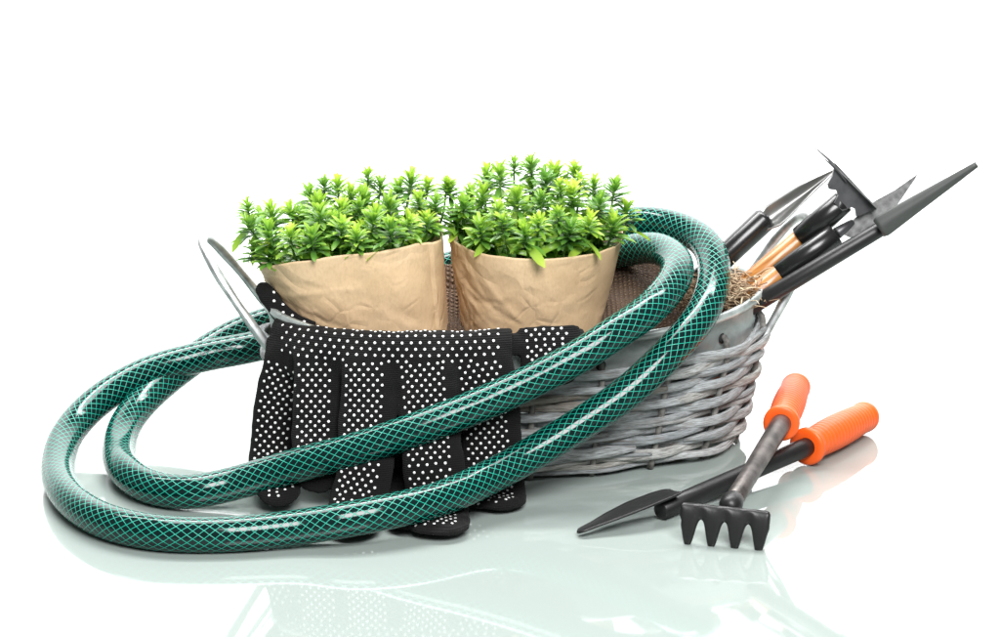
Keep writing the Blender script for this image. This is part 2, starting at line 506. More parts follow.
# woven strands
rz = random.Random(21)
ZT = 110.0
rows = []
z = 5.0
while z < ZT:
    h = rz.uniform(8.0, 12.5)
    rows.append((z, h)); z += h * 0.86
def strand(row, s0, s1, zc, h, thick, amp, lift=0.0, tail=0.0):
    n = max(10, int((s1 - s0) * NST * 7))
    pts = []; hs = []
    ph = rz.uniform(0, 50); rz_off = rz.uniform(-1.5, 2.5); gro = [rz.uniform(-1, 1) for _ in range(14)]
    for i in range(n + 1):
        f = i / n; s = s0 + (s1 - s0) * f
        wv = math.cos(PI * ((s - ST0) * NST + row))
        off = 8.5 + 1.5 + amp * wv + rz_off + tail * max(0, f - 0.88) / 0.12
        zz = zc + 2.0 * noise.noise(Vector((s * 9 + ph, row * 1.7, 0))) + 1.8 * noise.noise(Vector((s * 30, row, ph))) + lift * (f - 0.5)
        pts.append(bas(th_of(s), max(zz, 4.5), off))
        e = min(1, min(f, 1 - f) / 0.10)
        hs.append((0.45 + 0.55 * e) * (0.86 + 0.25 * noise.noise(Vector((s * 18, ph, 3)))))
    def sec(i, f):
        hh = h * 0.5 * hs[i]; tt = thick * 0.5 * (0.7 + 0.3 * hs[i])
        out = []
        for k in range(15):
            a = 2 * PI * (k % 14) / 14
            c_, s_ = math.cos(a), math.sin(a)
            g = 1 + 0.10 * gro[k % 14] + 0.05 * noise.noise(Vector((k % 14 * 1.7, i * 0.25, ph)))
            out.append((g * tt * math.copysign(abs(c_) ** 0.62, c_), hh * math.copysign(abs(s_) ** 0.75, s_)))
        return out
    tw = rz.uniform(-0.25, 0.25)
    def ref(i, f):
        p = pts[i]; d = (p - BC); d.z = 0
        return (d.normalized() + Vector((0, 0, tw + 0.2 * math.sin(f * 5 + ph))))
    V, F, UV = sweep(pts, sec, ref)
    o = ph * 13
    UV = [(a + o * 0.013, b + o * 10) for a, b in UV]
    mk('strand', V, F, M['willow'], basket, uvs=UV)
for r, (zr, h) in enumerate(rows):
    s = rz.uniform(0, 1); end = s + 1.0
    while s < end - 0.01:
        ln = rz.uniform(2.2, 4.6) / NST
        s1 = min(s + ln, end)
        zc = zr + h * 0.5
        if rz.random() < 0.3:
            strand(r, s - 0.018, s1 + 0.022, zc + h * 0.26, h * 0.58, 6, 4.7, rz.uniform(-3, 3))
            strand(r, s - 0.026, s1 + 0.014, zc - h * 0.24, h * 0.58, 6, 4.5, rz.uniform(-3, 3))
        else:
            strand(r, s - 0.022, s1 + 0.022, zc, h * 1.14, 6.0, 4.6, rz.uniform(-3, 3), tail=(rz.uniform(4, 9) if rz.random() < 0.25 else 0))
        s = s1
# handles
def handle(theta0, spread, out, upz, zatt=86):
    pts = []
    n = 26
    c = bas(theta0, HB)
    dirv = (c - (BC + Vector((0, 0, HB)))); dirv.z = 0; dirv.normalize()
    lat = Vector((-dirv.y, dirv.x, 0))
    pa = bas(theta0 - spread, zatt, 6); pb = bas(theta0 + spread, zatt, 6)
    mid = (pa + pb) / 2; half = (pa - pb) / 2
    tilt = (dirv * out + Vector((0, 0, upz)))
    for i in range(n + 1):
        a = PI * i / n
        w = math.cos(a); hgt = math.sin(a)
        pts.append(mid + half * math.copysign(abs(w) ** 0.8, w) + tilt * (abs(hgt) ** 0.85))
    pts = smooth_pts(resample(pts, 6), 3)
    V, F, UV = tube(pts, lambda t: 4.8 + 0.4 * math.sin(t * 40), 10)
    h = mk('handle', V, F, M['wire'], basket, uvs=UV)
    for seg in (pts[:5], pts[-5:]):
        V, F, UV = tube(seg, lambda t: 6.0 + 0.6 * math.sin(t * 9), 12)
        mk('sleeve', V, F, M['wire'], h, uvs=UV)
handle(PI - 0.12, 0.50, 97, 142)
handle(0.05, 0.38, 82, 136)

# ------------------------------------------------------------------ burlap and fibre inside
def burlap_fn(u, v):
    th = u * 2 * PI; r = v
    p0 = BC + Vector((0, 0, 0))
    e = bas(th, 135, -8)
    p = Vector((p0.x, p0.y, 0)).lerp(Vector((e.x, e.y, 0)), r)
    zz = 128 + 30 * math.exp(-(((p.x - 140) / 70) ** 2 + ((p.y - 165) / 80) ** 2)) + 8 * math.exp(-(((p.x + 58) / 40) ** 2)) + 44 * min(1, max(0, (p.y - 130 - 0.21 * p.x) / 75)) ** 1.5 * min(1, max(0, (240 - p.x) / 60)) \
        + 8 * noise.noise(Vector((p.x * 0.03, p.y * 0.03, 1))) + 3 * noise.noise(Vector((p.x * 0.09, p.y * 0.09, 4)))
    return Vector((p.x, p.y, zz - 8 * r ** 8))
V = []; F = []; UV = []
nu, nv = 120, 40
for j in range(nv + 1):
    for i in range(nu):
        p = burlap_fn(i / nu, max(j / nv, 0.003)); V.append(p); UV.append(((p.x) / 100, (p.y) / 100))
O = len(V)
for j in range(nv + 1):
    for i in range(nu):
        V.append(V[j * nu + i] - Vector((0, 0, 4))); UV.append(UV[j * nu + i])
for j in range(nv):
    for i in range(nu):
        a = j * nu + i; b = j * nu + (i + 1) % nu
        F.append((a, a + nu, b + nu, b)); F.append((O + a, O + b, O + b + nu, O + a + nu))
for i in range(nu):
    a = nv * nu + i; b = nv * nu + (i + 1) % nu
    F.append((a, O + a, O + b, b))
o = mk('burlap_cloth', V, F, M['burlap'], org=BC + Vector((0, 0, 130)), uvs=UV)
tag(o, 'coarse brown burlap cloth bunched inside the wicker basket', 'burlap')

rf = random.Random(5)
J = Join()
for k in range(700):
    X = rf.gauss(230, 19); yy = rf.uniform(98, 165)
    base_ = Vector((X, yy, 156 + rf.uniform(-6, 16) + (X - 210) * 0.12))
    a = rf.uniform(0, 2 * PI); L = rf.uniform(10, 30)
    d = Vector((math.cos(a), math.sin(a), rf.uniform(-0.1, 0.55)))
    b = Vector((rf.uniform(-1, 1), rf.uniform(-1, 1), rf.uniform(-0.3, 0.9)))
    pts = [base_, base_ + d * L * 0.35 + b * 3, base_ + d * L * 0.7 - b * 2 + Vector((0, 0, 3)), base_ + d * L]
    J.add(tube(resample(catmull(pts, 3), 4), rf.uniform(0.35, 0.8), 4))
o = mk('dry_fibre', J.V, J.F, M['fibre'], org=(226, 110, 150), uvs=J.UV, kind='stuff')
tag(o, 'tuft of dry brown coir fibre spilling at the zinc rim', 'fibre')

# ------------------------------------------------------------------ potted plants
def leaf_geo(L, W, curl, fold, lo, hi, stations=(0, 0.12, 0.35, 0.62, 0.85, 1.0)):
    """leaf along +Y, normal +Z. returns verts, faces, uvs, tint"""
    V = []; F = []; T = []; UV = []
    for t_ in stations:
        w = W * 0.5 * (0.28 + 0.72 * math.sin(PI * min(1, t_ ** 0.8) * 0.78) ** 1.2) if t_ < 0.99 else W * 0.05
        if t_ == 0: w = W * 0.12
        y = L * t_; zc = -curl * L * t_ * t_
        for q in (-1, 0, 1):
            V.append(Vector((q * w, y, zc + abs(q) * fold * w))); UV.append(((q + 1) / 2, t_))
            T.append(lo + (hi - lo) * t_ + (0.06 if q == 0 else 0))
    for i in range(len(stations) - 1):
        for q in range(2):
            a = i * 3 + q; F.append((a, a + 1, a + 4, a + 3))
    return V, F, UV, T
def leaf_mat(pos, axis, az, pitch, roll=0.0):
    """frame with Y along leaf direction: pitch = angle from axis"""
    axis = axis.normalized()
    r = Vector((1, 0, 0)) if abs(axis.x) < 0.9 else Vector((0, 1, 0))
    u = (r - axis * r.dot(axis)).normalized(); w = axis.cross(u)
    rad = u * math.cos(az) + w * math.sin(az)
    Yd = (axis * math.cos(pitch) + rad * math.sin(pitch)).normalized()
    Zd = (axis * math.sin(pitch) - rad * math.cos(pitch)).normalized()
    Xd = Yd.cross(Zd)
    mtx = Matrix((Xd, Yd, Zd)).transposed().to_4x4()
    if roll: mtx = mtx @ Matrix.Rotation(roll, 4, 'Y')
    mtx.translation = pos
    return mtx
LEAFMESH = []
def leaf_mesh_variants():
    specs = [(24, 8.6, 0.25, 0.35, 0.22, 0.46), (27, 9.0, 0.45, 0.30, 0.20, 0.55), (21, 7.6, 0.15, 0.45, 0.28, 0.56), (25, 9.4, 0.65, 0.25, 0.32, 0.66), (19, 6.4, 0.2, 0.4, 0.14, 0.34)]
    for sp in specs:
        V, F, UV, T = leaf_geo(*sp)
        me = bpy.data.meshes.new('leaf')
        me.from_pydata([tuple(v * S) for v in V], [], F)
        me.polygons.foreach_set("use_smooth", [True] * len(me.polygons))
        a = me.attributes.new("tint", 'FLOAT', 'POINT'); a.data.foreach_set("value", T)
        me.materials.append(M['leaf']); LEAFMESH.append(me)
leaf_mesh_variants()

def paper_wrap(parent, cx, cy, z0, r0, rtop_fn, ztop_fn, nexp, seed, seam, skew):
    nu, nv = 220, 64
    V = []; F = []; UV = []
    rn = random.Random(seed)
    def P(i, j, inner):
        th = 2 * PI * i / nu; f = j / nv
        zt = ztop_fn(th) + 4; zz = z0 + (zt - z0) * f
        rt = rtop_fn(th); rr = r0 + (rt - r0) * (0.25 * f + 0.75 * f * f if False else f)
        c, s_ = math.cos(th), math.sin(th)
        e = 2 / nexp
        q = Vector((math.copysign(abs(c) ** e, c), math.copysign(abs(s_) ** e, s_), 0))
        pos = q * rr
        nz = Vector((pos.x * 0.022 + seed, pos.y * 0.022, zz * 0.022))
        d, pp = noise.voronoi(nz * 0.85)
        facet = (d[1] - d[0])
        disp = 2.0 * noise.noise(nz * 0.9) + 0.4 * noise.noise(nz * 2.9) + 0.9 * min(facet, 0.35) / 0.35 * (0.5 + noise.noise(nz * 0.6))
        # sharp diagonal creases
        for (cx_, cz_, ang, am) in creases:
            dd = (th * rr - cx_) * math.cos(ang) + (zz - cz_) * math.sin(ang)
            al = -(th * rr - cx_) * math.sin(ang) + (zz - cz_) * math.cos(ang)
            disp += am * math.exp(-abs(dd) / 2.6) * math.exp(-(al / 34) ** 2)
        # overlap seam of the wrapped sheet
        dth = (th - seam) % (2 * PI)
        disp += 2.6 * (1 - dth / (2 * PI)) 
        pos = q * (rr + disp - (1.2 if inner else 0))
        zz += 0.9 * noise.noise(Vector((th * 4, seed, 0))) * f
        return Vector((cx + pos.x + skew * (1 - f), cy + pos.y, zz))
    creases = [(rn.uniform(3.6, 5.8) * r0, rn.uniform(z0 + 70, z0 + 150), rn.uniform(0, PI), rn.choice((-1, 1)) * rn.uniform(0.5, 1.7)) for _ in range(26)]
    for inner in (0, 1):
        for j in range(nv + 1):
            for i in range(nu):
                V.append(P(i, j, inner)); UV.append((i / nu, j / nv))
    O = (nv + 1) * nu
    for j in range(nv):
        for i in range(nu):
            a = j * nu + i; b = j * nu + (i + 1) % nu
            F.append((a, b, b + nu, a + nu)); F.append((O + a, O + a + nu, O + b + nu, O + b))
    for i in range(nu):
        a = nv * nu + i; b = nv * nu + (i + 1) % nu
        F.append((a, b, O + b, O + a))
    F.append(tuple(range(nu - 1, -1, -1)))
    return mk('paper_wrap', V, F, M['kraft'], parent, uvs=UV)

def plant(name, cx, cy, z0, r0, rtop_fn, ztop_fn, nexp, soilz, soilr, tips, seed, label, seam, filler, skew):
    rn = random.Random(seed)
    root = thing(name, (cx, cy, z0), label, 'potted plant', 'potted plants in brown paper')
    paper_wrap(root, cx, cy, z0, r0, rtop_fn, ztop_fn, nexp, seed, seam, skew)
    # soil
    V = [Vector((cx, cy, soilz + 4))]; F = []
    rings, seg = 7, 48
    for j in range(1, rings + 1):
        for i in range(seg):
            a = 2 * PI * i / seg; r = soilr * j / rings
            V.append(Vector((cx + r * math.cos(a), cy + r * math.sin(a), soilz + 4 * noise.noise(Vector((r * .1, a * 3, seed))))))
    for i in range(seg): F.append((0, 1 + i, 1 + (i + 1) % seg))
    for j in range(rings - 1):
        for i in range(seg):
            a = 1 + j * seg + i; b = 1 + j * seg + (i + 1) % seg
            F.append((a, a + seg, b + seg, b))
    mk('soil', V, F, M['soil'], root)
    base = org_of(root)
    nleaf = 0
    alltips = [(p, True) for p in tips]
    for k in range(filler):
        a = rn.uniform(0, 2 * PI); r = soilr * math.sqrt(rn.random()) * 1.0
        alltips.append((Vector((cx + r * math.cos(a), cy + r * math.sin(a), soilz + rn.uniform(32, 62))), False))
    for tip, main in alltips:
        off = Vector((tip.x - cx, tip.y - cy, 0))
        b0 = Vector((cx, cy, soilz)) + off * 0.62 + Vector((rn.uniform(-8, 8), rn.uniform(-8, 8), 0))
        if (b0 - Vector((cx, cy, soilz))).length > soilr * 0.9:
            b0 = Vector((cx, cy, soilz)) + (b0 - Vector((cx, cy, soilz))).normalized() * soilr * 0.88
        mid = b0.lerp(tip, 0.55) + off * 0.10 + Vector((rn.uniform(-4, 4), rn.uniform(-4, 4), 0))
        pts = resample(catmull([b0, mid, tip], 6), 5)
        pts = smooth_pts(pts, 2)
        V, F, UV = tube(pts, lambda t: 1.7 - 0.7 * t, 6)
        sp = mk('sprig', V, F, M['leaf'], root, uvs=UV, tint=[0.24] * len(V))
        axis = (pts[-1] - pts[-3]).normalized()
        axis = (axis + Vector((0, -0.12, 0.5))).normalized()
        # dense whorled head of small leaves
        J = Join()
        tip_t = rn.uniform(0.45, 0.95)
        sc = rn.uniform(0.74, 1.14)
        az = rn.uniform(0, 6)
        for ring in range(6):
            f = ring / 5
            cnt = 6 if ring < 4 else 5
            pos0 = tip + axis * (-17 + 15 * f) * sc
            for q in range(cnt):
                L = (20.0 - 6.0 * f) * sc * rn.uniform(0.85, 1.15); W = L * 0.29
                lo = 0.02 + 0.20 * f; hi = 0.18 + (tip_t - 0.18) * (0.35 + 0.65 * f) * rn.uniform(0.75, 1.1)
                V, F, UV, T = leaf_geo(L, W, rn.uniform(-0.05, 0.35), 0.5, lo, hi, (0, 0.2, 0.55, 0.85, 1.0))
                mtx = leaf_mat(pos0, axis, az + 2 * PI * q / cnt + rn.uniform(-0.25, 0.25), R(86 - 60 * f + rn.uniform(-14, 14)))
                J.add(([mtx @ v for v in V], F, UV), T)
            az += 0.45
        # pairs of bigger leaves down the stem
        n = len(pts)
        total = (pts[-1] - pts[0]).length
        steps = max(2, int((total - 14) / 10))
        for k in range(steps):
            f = (k + 0.6) / steps
            idx = min(int(f * 0.80 * (n - 1)), n - 2)
            p = pts[idx]; ax = (pts[idx + 1] - pts[idx]).normalized()
            az += PI / 2 + rn.uniform(-0.3, 0.3)
            for q in (0, PI):
                pitch = R(rn.uniform(58, 102))
                mtx = leaf_mat(p, ax, az + q + rn.uniform(-0.3, 0.3), pitch, rn.uniform(-0.3, 0.3))
                tp = mtx @ Vector((0, 21, -6)); dx, dy = tp.x - cx, tp.y - cy; tha = math.atan2(dy, dx) % (2 * PI)
                if tp.z < ztop_fn(tha) + 1 and math.hypot(dx, dy) > rtop_fn(tha) - 9: continue
                if main and nleaf < 300 and k >= steps * 0.35:
                    lf = bpy.data.objects.new('leaf', rn.choice(LEAFMESH)); C.objects.link(lf)
                    lf.parent = sp
                    m2 = mtx.copy(); m2.translation = (mtx.translation - base) * S
                    lf.matrix_local = m2 @ Matrix.Scale(rn.uniform(0.8, 1.15), 4)
                    nleaf += 1
                else:
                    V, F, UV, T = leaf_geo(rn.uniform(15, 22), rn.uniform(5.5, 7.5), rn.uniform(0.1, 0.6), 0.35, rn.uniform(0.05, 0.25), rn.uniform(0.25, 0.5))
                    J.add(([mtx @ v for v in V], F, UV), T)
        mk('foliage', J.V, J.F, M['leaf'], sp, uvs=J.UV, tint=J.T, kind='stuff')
    return root

def lerp_ang(table):
    xs = [a for a, _ in table]; ys = [b for _, b in table]
    return lambda th: float(np.interp(math.degrees(th) % 360, xs, ys))
# left plant
c1 = (-152, 92)
tips1 = []
for (px, py, Y) in [(324,186,135),(338,188,150),(368,178,150),(381,187,140),(411,181,140),(428,187,130),(447,187,110),(351,195,125),(364,198,118),(398,190,160),(310,196,160),
                    (247,209,80),(271,214,110),(290,214,120),(318,206,85),(341,210,90),(359,209,95),(389,206,80),(418,201,90),(248,226,60),(436,205,85),(303,216,130),(262,222,130),
                    (269,234,40),(320,216,45),(254,250,62),(342,228,30),(375,218,40),(410,224,35),(290,236,30),(312,238,22),(356,238,16),(390,229,20),(268,254,40),(428,222,60),(334,222,60)]:
    tips1.append(at(px, py - 4, Y))
plant('potted_plant', c1[0], c1[1], 70, 60,
      lerp_ang([(0, 90), (40, 92), (90, 84), (140, 84), (180, 96), (225, 90), (270, 82), (320, 92), (360, 90)]),
      lerp_ang([(0, 232), (25, 244), (45, 252), (70, 226), (120, 205), (180, 200), (225, 219), (270, 232), (315, 240), (360, 232)]),
      2.5, 196, 76, tips1, 11, 'leafy plant in brown paper with a slanting straight edge, beside the wire handle', R(330), 30, 40)
# right plant
c2 = (37, 122)
tips2 = []
for (px, py, Y) in [(514,167,150),(531,167,160),(555,174,150),(574,173,160),(487,178,150),(500,176,120),(580,184,130),(594,187,140),(615,190,120),(545,182,120),
                    (449,190,110),(464,208,90),(483,197,110),(517,200,100),(541,201,90),(572,195,100),(600,206,90),(627,213,110),(530,186,170),(470,196,140),(560,190,90),
                    (498,213,60),(558,217,50),(503,225,45),(458,221,100),(539,225,42),(590,224,55),(614,226,80),(480,230,60),(524,234,36),(570,232,42),(472,214,120)]:
    tips2.append(at(px, py - 5, Y))
plant('potted_plant', c2[0], c2[1], 70, 60,
      lerp_ang([(0, 91), (90, 90), (180, 90), (270, 90), (360, 91)]),
      lerp_ang([(0, 228), (45, 226), (90, 222), (135, 228), (180, 232), (225, 224), (270, 222), (315, 223), (360, 228)]),
      2.05, 190, 78, tips2, 12, 'taller leafy plant in round brown paper wrap, next to the green hose bend', R(10), 30, -8)

# ------------------------------------------------------------------ garden hose
HR = 17.0
hp = []
def hz(px, py, Z): hp.append(atz(px, py, Z))
def hy(px, py, Y): hp.append(at(px, py, Y))
hy(400, 312, 285); hy(330, 326, 245); hy(257, 346, 200); hy(200, 357, 188); hy(150, 371, 165); hy(103, 397, 128); hy(70, 430, 75)
hz(58, 466, 17.5); hz(72, 500, 17); hz(108, 522, 17); hz(160, 533, 17); hz(230, 534, 17); hz(300, 527, 20); hz(350, 519, 27); hz(400, 509, 31); hz(440, 499, 33)
hz(503, 470, 44); hy(563, 435, -62); hy(625, 394, -36); hy(672, 350, -6); hy(700, 317, 32); hy(712, 288, 75); hy(714, 264, 115); hy(706, 244, 155); hy(688, 231, 190)
hy(661, 223, 222); hy(637, 222, 240); hy(600, 226, 262); hy(540, 240, 278); hy(445, 268, 288); hy(350, 298, 275); hy(253, 327, 245); hy(222, 341, 228); hy(160, 385, 165); hy(128, 420, 105); hy(119, 448, 50)
hz(127, 472, 20); hz(151, 487, 17.5); hz(190, 492, 19); hz(232, 484, 25); hz(274, 472, 37); hz(312, 461, 50); hz(348, 452, 60); hy(406, 433, -84); hy(465, 411, -74); hy(524, 385, -62)
hy(583, 354, -48); hy(612, 335, -34); hy(644, 314, -8); hy(668, 290, 36); hy(678, 270, 78); hy(672, 256, 118); hy(655, 248, 155); hy(629, 250, 190); hy(600, 256, 218); hy(560, 268, 245); hy(515, 290, 262)
pts = smooth_pts(resample(catmull(hp, 10), 5.0), 6)
V, F, UV = tube(pts, HR, 40)
hose = mk('garden_hose', V, F, M['hose'], org=(0, 0, 0), uvs=UV)
tag(hose, 'dark green garden hose with teal net coiled around the wicker basket', 'hose')

# ------------------------------------------------------------------ gloves
def se(w, h, n, m):
    out = []
    for k in range(m + 1):
        a = 2 * PI * k / m; c, s_ = math.cos(a), math.sin(a)
        out.append((w * math.copysign(abs(c) ** (2 / n), c), h * math.copysign(abs(s_) ** (2 / n), s_)))
    return out
def finger_sweep(pts, w, th, tip=22, root_fade=True):
    pts = smooth_pts(resample(catmull(pts, 8), 4), 4)
    L = (len(pts) - 1) * 4.0
    def wf(t):
        d = (1 - t) * L
        k = 1.0 if d > tip else math.sqrt(max(0.02, 1 - ((tip - d) / tip) ** 2))
        base = w(t) if callable(w) else w
        tt = th(t) if callable(th) else th
        return base * 0.5 * k, tt * 0.5 * max(k, 0.25) 
    return pts, sweep(pts, lambda i, t: se(*wf(t), 2.6, 24), Vector((1, 0, 0)))
def build_glove(name, label, parts, dotspec, loc, seed):
    root = thing(name, loc, label, 'glove', 'pair of dotted work gloves')
    J = Join()
    for p in parts: J.add(p)
    me = bpy.data.meshes.new('tmp')
    me.from_pydata([tuple(v) for v in J.V], [], J.F)
    bm = bmesh.new(); bm.from_mesh(me); bmesh.ops.recalc_face_normals(bm, faces=bm.faces); bm.to_mesh(me); bm.free()
    tmp = bpy.data.objects.new('tmp', me); C.objects.link(tmp)
    md = tmp.modifiers.new('r', 'REMESH'); md.mode = 'VOXEL'; md.voxel_size = 2.0
    sm = tmp.modifiers.new('s', 'SMOOTH'); sm.iterations = 4; sm.factor = 0.5
    dg = bpy.context.evaluated_depsgraph_get()
    ev = bpy.data.meshes.new_from_object(tmp.evaluated_get(dg))
    Vn = [v.co.copy() for v in ev.vertices]; Nn = [v.normal.copy() for v in ev.vertices]
    Fn = [tuple(p.vertices) for p in ev.polygons]
    bpy.data.objects.remove(tmp)
    for i, v in enumerate(Vn):
        q = v * 0.03
        a = 2.0 * noise.noise(q + Vector((seed, 0, 0))) + 1.1 * noise.noise(Vector((v.x * 0.07, v.y * 0.07, v.z * 0.07)))
        Vn[i] = v + Nn[i] * a
    mk('shell', Vn, Fn, M['knit'], root)
    bvh = BVHTree.FromPolygons(Vn, Fn)
    D = Join()
    rn = random.Random(seed)
    def dome(p, n, r):
        a = Vector((1, 0, 0)); a = (a - n * a.dot(n)).normalized(); b = n.cross(a)
        m = 8
        V = [p + n * r * 0.30]; F = []
        for ring, (rr, hh) in enumerate(((0.65, 0.24), (1.0, -0.12))):
            for k in range(m):
                an = 2 * PI * k / m
                V.append(p + (a * math.cos(an) + b * math.sin(an)) * r * rr + n * r * hh)
        for k in range(m):
            F.append((0, 1 + k, 1 + (k + 1) % m)); F.append((1 + k, 1 + m + k, 1 + m + (k + 1) % m, 1 + (k + 1) % m))
        return V, F, [(0, 0)] * len(V)
    hits = []
    for (o_, n_, r_) in dotspec(rn):
        hit = bvh.ray_cast(o_ + n_ * 40, -n_, 90)
        if hit[0] is not None and hit[1].dot(n_) > 0.15 and all((hit[0] - h_).length > 5.2 for h_ in hits):
            hits.append(hit[0])
            D.add(dome(hit[0], hit[1].normalized(), r_))
    mk('grip_dots', D.V, D.F, M['dot'], root, kind='stuff')
    return root

def palm_sheet(x0, x1, prof, th, jag=0.0):
    P = catmull([Vector((0, a, b)) for a, b in prof], 8)
    n = len(P) - 1
    def fn(u, v):
        X = x0 + (x1 - x0) * u
        f = v * n; i = min(int(f), n - 1); q = P[i].lerp(P[i + 1], f - i)
        return Vector((X, YR(X) + q.y, q.z))
    return solid_sheet(fn, 40, 50, th)
_yr = {}
def YR(X):
    k = round(X)
    if k not in _yr: _yr[k] = front_rim(k)
    a = _yr[k]
    return min(a, 60)
def hang(lst):
    """(px, py, dy) relative to rim, or (px,py,None,z) on the table"""
    out = []
    for e in lst:
        if len(e) == 3:
            X = at(e[0], e[1], 0).x
            out.append(at(e[0], e[1], YR(X) + e[2]))
        else:
            out.append(atz(e[0], e[1], e[3]))
    return out
fing = [
    (hang([(287, 338, -4), (287, 352, -16), (279, 385, -26), (273, 430, -42), (270, 465, -62), (276, 488, 0, 20), (292, 502, 0, 13)]), 43, 20),
    (hang([(319, 338, -4), (319, 352, -16), (318, 385, -30), (317, 430, -46), (319, 465, -66), (322, 493, 0, 16)]), 50, 22),
    (hang([(368, 338, -4), (368, 352, -16), (369, 385, -30), (367, 430, -48), (365, 470, -75), (357, 505, 0, 14), (347, 533, 0, 9)]), 56, 20),
    (hang([(425, 338, -4), (425, 352, -16), (428, 385, -30), (431, 430, -48), (434, 468, -75), (437, 500, 0, 15), (440, 534, 0, 10)]), 60, 20),
    (hang([(482, 338, -4), (482, 352, -16), (487, 385, -30), (491, 430, -34), (494, 470, -40), (496, 492, 0, 10), (497, 508, 0, 9)]), 60, 20),
]
parts = []
fpaths = []
for (pp, w, th) in fing:
    ps, vf = finger_sweep(pp, w, (lambda th: (lambda t: th * (1 - 0.38 * t)))(th), 26)
    fpaths.append((ps, w)); parts.append(vf)
X0, X1 = -226, 12
parts.append(palm_sheet(X0, X1, [(46, 108), (24, 138), (2, 157), (-10, 158), (-18, 148), (-19, 132), (-17, 116)], 15))
# cuff sticking up at the wire handle
cu = [at(312, 332, 22), at(290, 322, 30), at(273, 303, 44), at(259, 283, 52)]
_, vf = finger_sweep(cu, lambda t: 26 - 10 * t, 12, 6)
parts.append(vf)
def grid_dots(ps, w, s0, s1, marL, marR, pitch=8.8, rowp=5.1, r=1.6, jit=0.35):
    L = [0.0]
    for a, b in zip(ps, ps[1:]): L.append(L[-1] + (b - a).length)
    out = []
    s = s0 if s0 >= 0 else 0; row = 0
    tot = L[-1]
    rn = random.Random(int(abs(ps[0].x) * 7) + 1)
    while s < tot - s1:
        i = int(np.searchsorted(L, s)); i = min(max(i, 1), len(ps) - 1)
        f = (s - L[i - 1]) / (L[i] - L[i - 1] + 1e-9); p = ps[i - 1].lerp(ps[i], f)
        tt = (ps[min(i + 2, len(ps) - 1)] - ps[max(i - 3, 0)]).normalized()
        side = Vector((1, 0, 0)); side = (side - tt * side.dot(tt)).normalized()
        n = side.cross(tt)
        if n.y > 0: n = -n
        if n.z < -0.2: n = -n
        d_end = tot - s
        if d_end < 45: n = Vector((0, -0.5, 0.86))
        ww = w if d_end > 24 else w * math.sqrt(max(0.05, 1 - ((24 - d_end) / 24) ** 2))
        u = -ww / 2 + marL + (pitch / 2 if row % 2 else 0)
        while u < ww / 2 - marR:
            out.append((p + side * (u + rn.uniform(-jit, jit)) + tt * rn.uniform(-jit, jit), n, r))
            u += pitch
        s += rowp; row += 1
    return out
def dots1(rn):
    out = []
    out += grid_dots(fpaths[0][0], 43, 28, 8, 6, 6)
    out += grid_dots(fpaths[1][0], 50, 30, 12, 6, 10)
    for k in (2, 3, 4): out += grid_dots(fpaths[k][0], fpaths[k][1], 30, 9, 6, 11)
    # palm above the fingers and over the crest
    P = resample(catmull([Vector((0, a, b)) for a, b in [(8, 153), (2, 157), (-10, 158), (-18, 148), (-20, 140)]], 8), 5.2)
    for row, q in enumerate(P):
        j = min(row + 1, len(P) - 1); i = max(row - 1, 0)
        tt = (P[j] - P[i]).normalized(); n = Vector((0, tt.z, -tt.y))
        if n.y > 0: n = -n
        if abs(n.y) < 0.3: n = Vector((0, n.y, abs(n.z)))
        X = X0 + 8 + (4.5 if row % 2 else 0)
        while X < X1 - 10:
            out.append((Vector((X + rn.uniform(-.3, .3), YR(X) + q.y, q.z)), n.normalized(), 1.62)); X += 9.0
    cps = smooth_pts(resample(catmull(cu, 8), 4), 2)
    out += [(a, (n + Vector((0.2, -0.6, 0.2))).normalized(), 1.7) for (a, n, r) in grid_dots(cps, 18, 4, 14, 9, 3, 11, 8)]
    return out
build_glove('work_glove', 'black work glove with white grip dots, four fingers hanging over the basket front', parts, dots1, (-105, -30, 170), 3)
# second glove under the first: its thumb shows on the rim, one fingertip at the table
parts = []
X2, X3 = -60, 84
parts.append(palm_sheet(X2, X3, [(60, 112), (34, 140), (8, 153), (-4, 155), (-10, 149), (-12, 140)], 9))
th2 = hang([(549, 328, -2), (550, 342, -12), (551, 362, -20), (550, 378, -23), (549, 388, -25)])
p2, vf = finger_sweep(th2, 62, 15); parts.append(vf)
f2 = hang([(400, 340, -8), (402, 385, -16), (404, 440, -30), (405, 475, 0, 16), (407, 500, 0, 10), (409, 527, 0, 9)])
p3, vf = finger_sweep(f2, 46, 13); parts.append(vf)
def dots2(rn):
    out = grid_dots(p2, 62, 4, 10, 8, 12)
    return out
build_glove('work_glove', 'black dotted work glove tucked beneath, its thumb hanging near the bend of hose', parts, dots2, (40, -20, 170), 9)

# ------------------------------------------------------------------ tools lying on the table
def ribbed(L, r, n, collar=True):
    prof = [(0.0, r * 0.78), (0.0, r * 1.02), (1.5, r * 1.13), (6.0, r * 1.13), (8.0, r * 0.98)]
    s = 10.0; step = (L - 26) / n
    for k in range(n):
        s0 = 10 + step * k
        f = k / n
        rr = r * (0.92 + 0.12 * math.sin(PI * min(1, f * 1.1)))
        prof += [(s0, rr * 0.955), (s0 + step * 0.25, rr), (s0 + step * 0.65, rr), (s0 + step * 0.9, rr * 0.955)]
    e = 10 + step * n
    for k in range(8):
        a = PI / 2 * k / 7
        prof.append((e + (L - e) * (0.25 + 0.75 * math.sin(a)) if k else e + 2, r * 0.96 * (math.cos(a) * 0.85 + 0.15) if k else r * 0.96))
    prof.append((L, r * 0.02))
    return prof
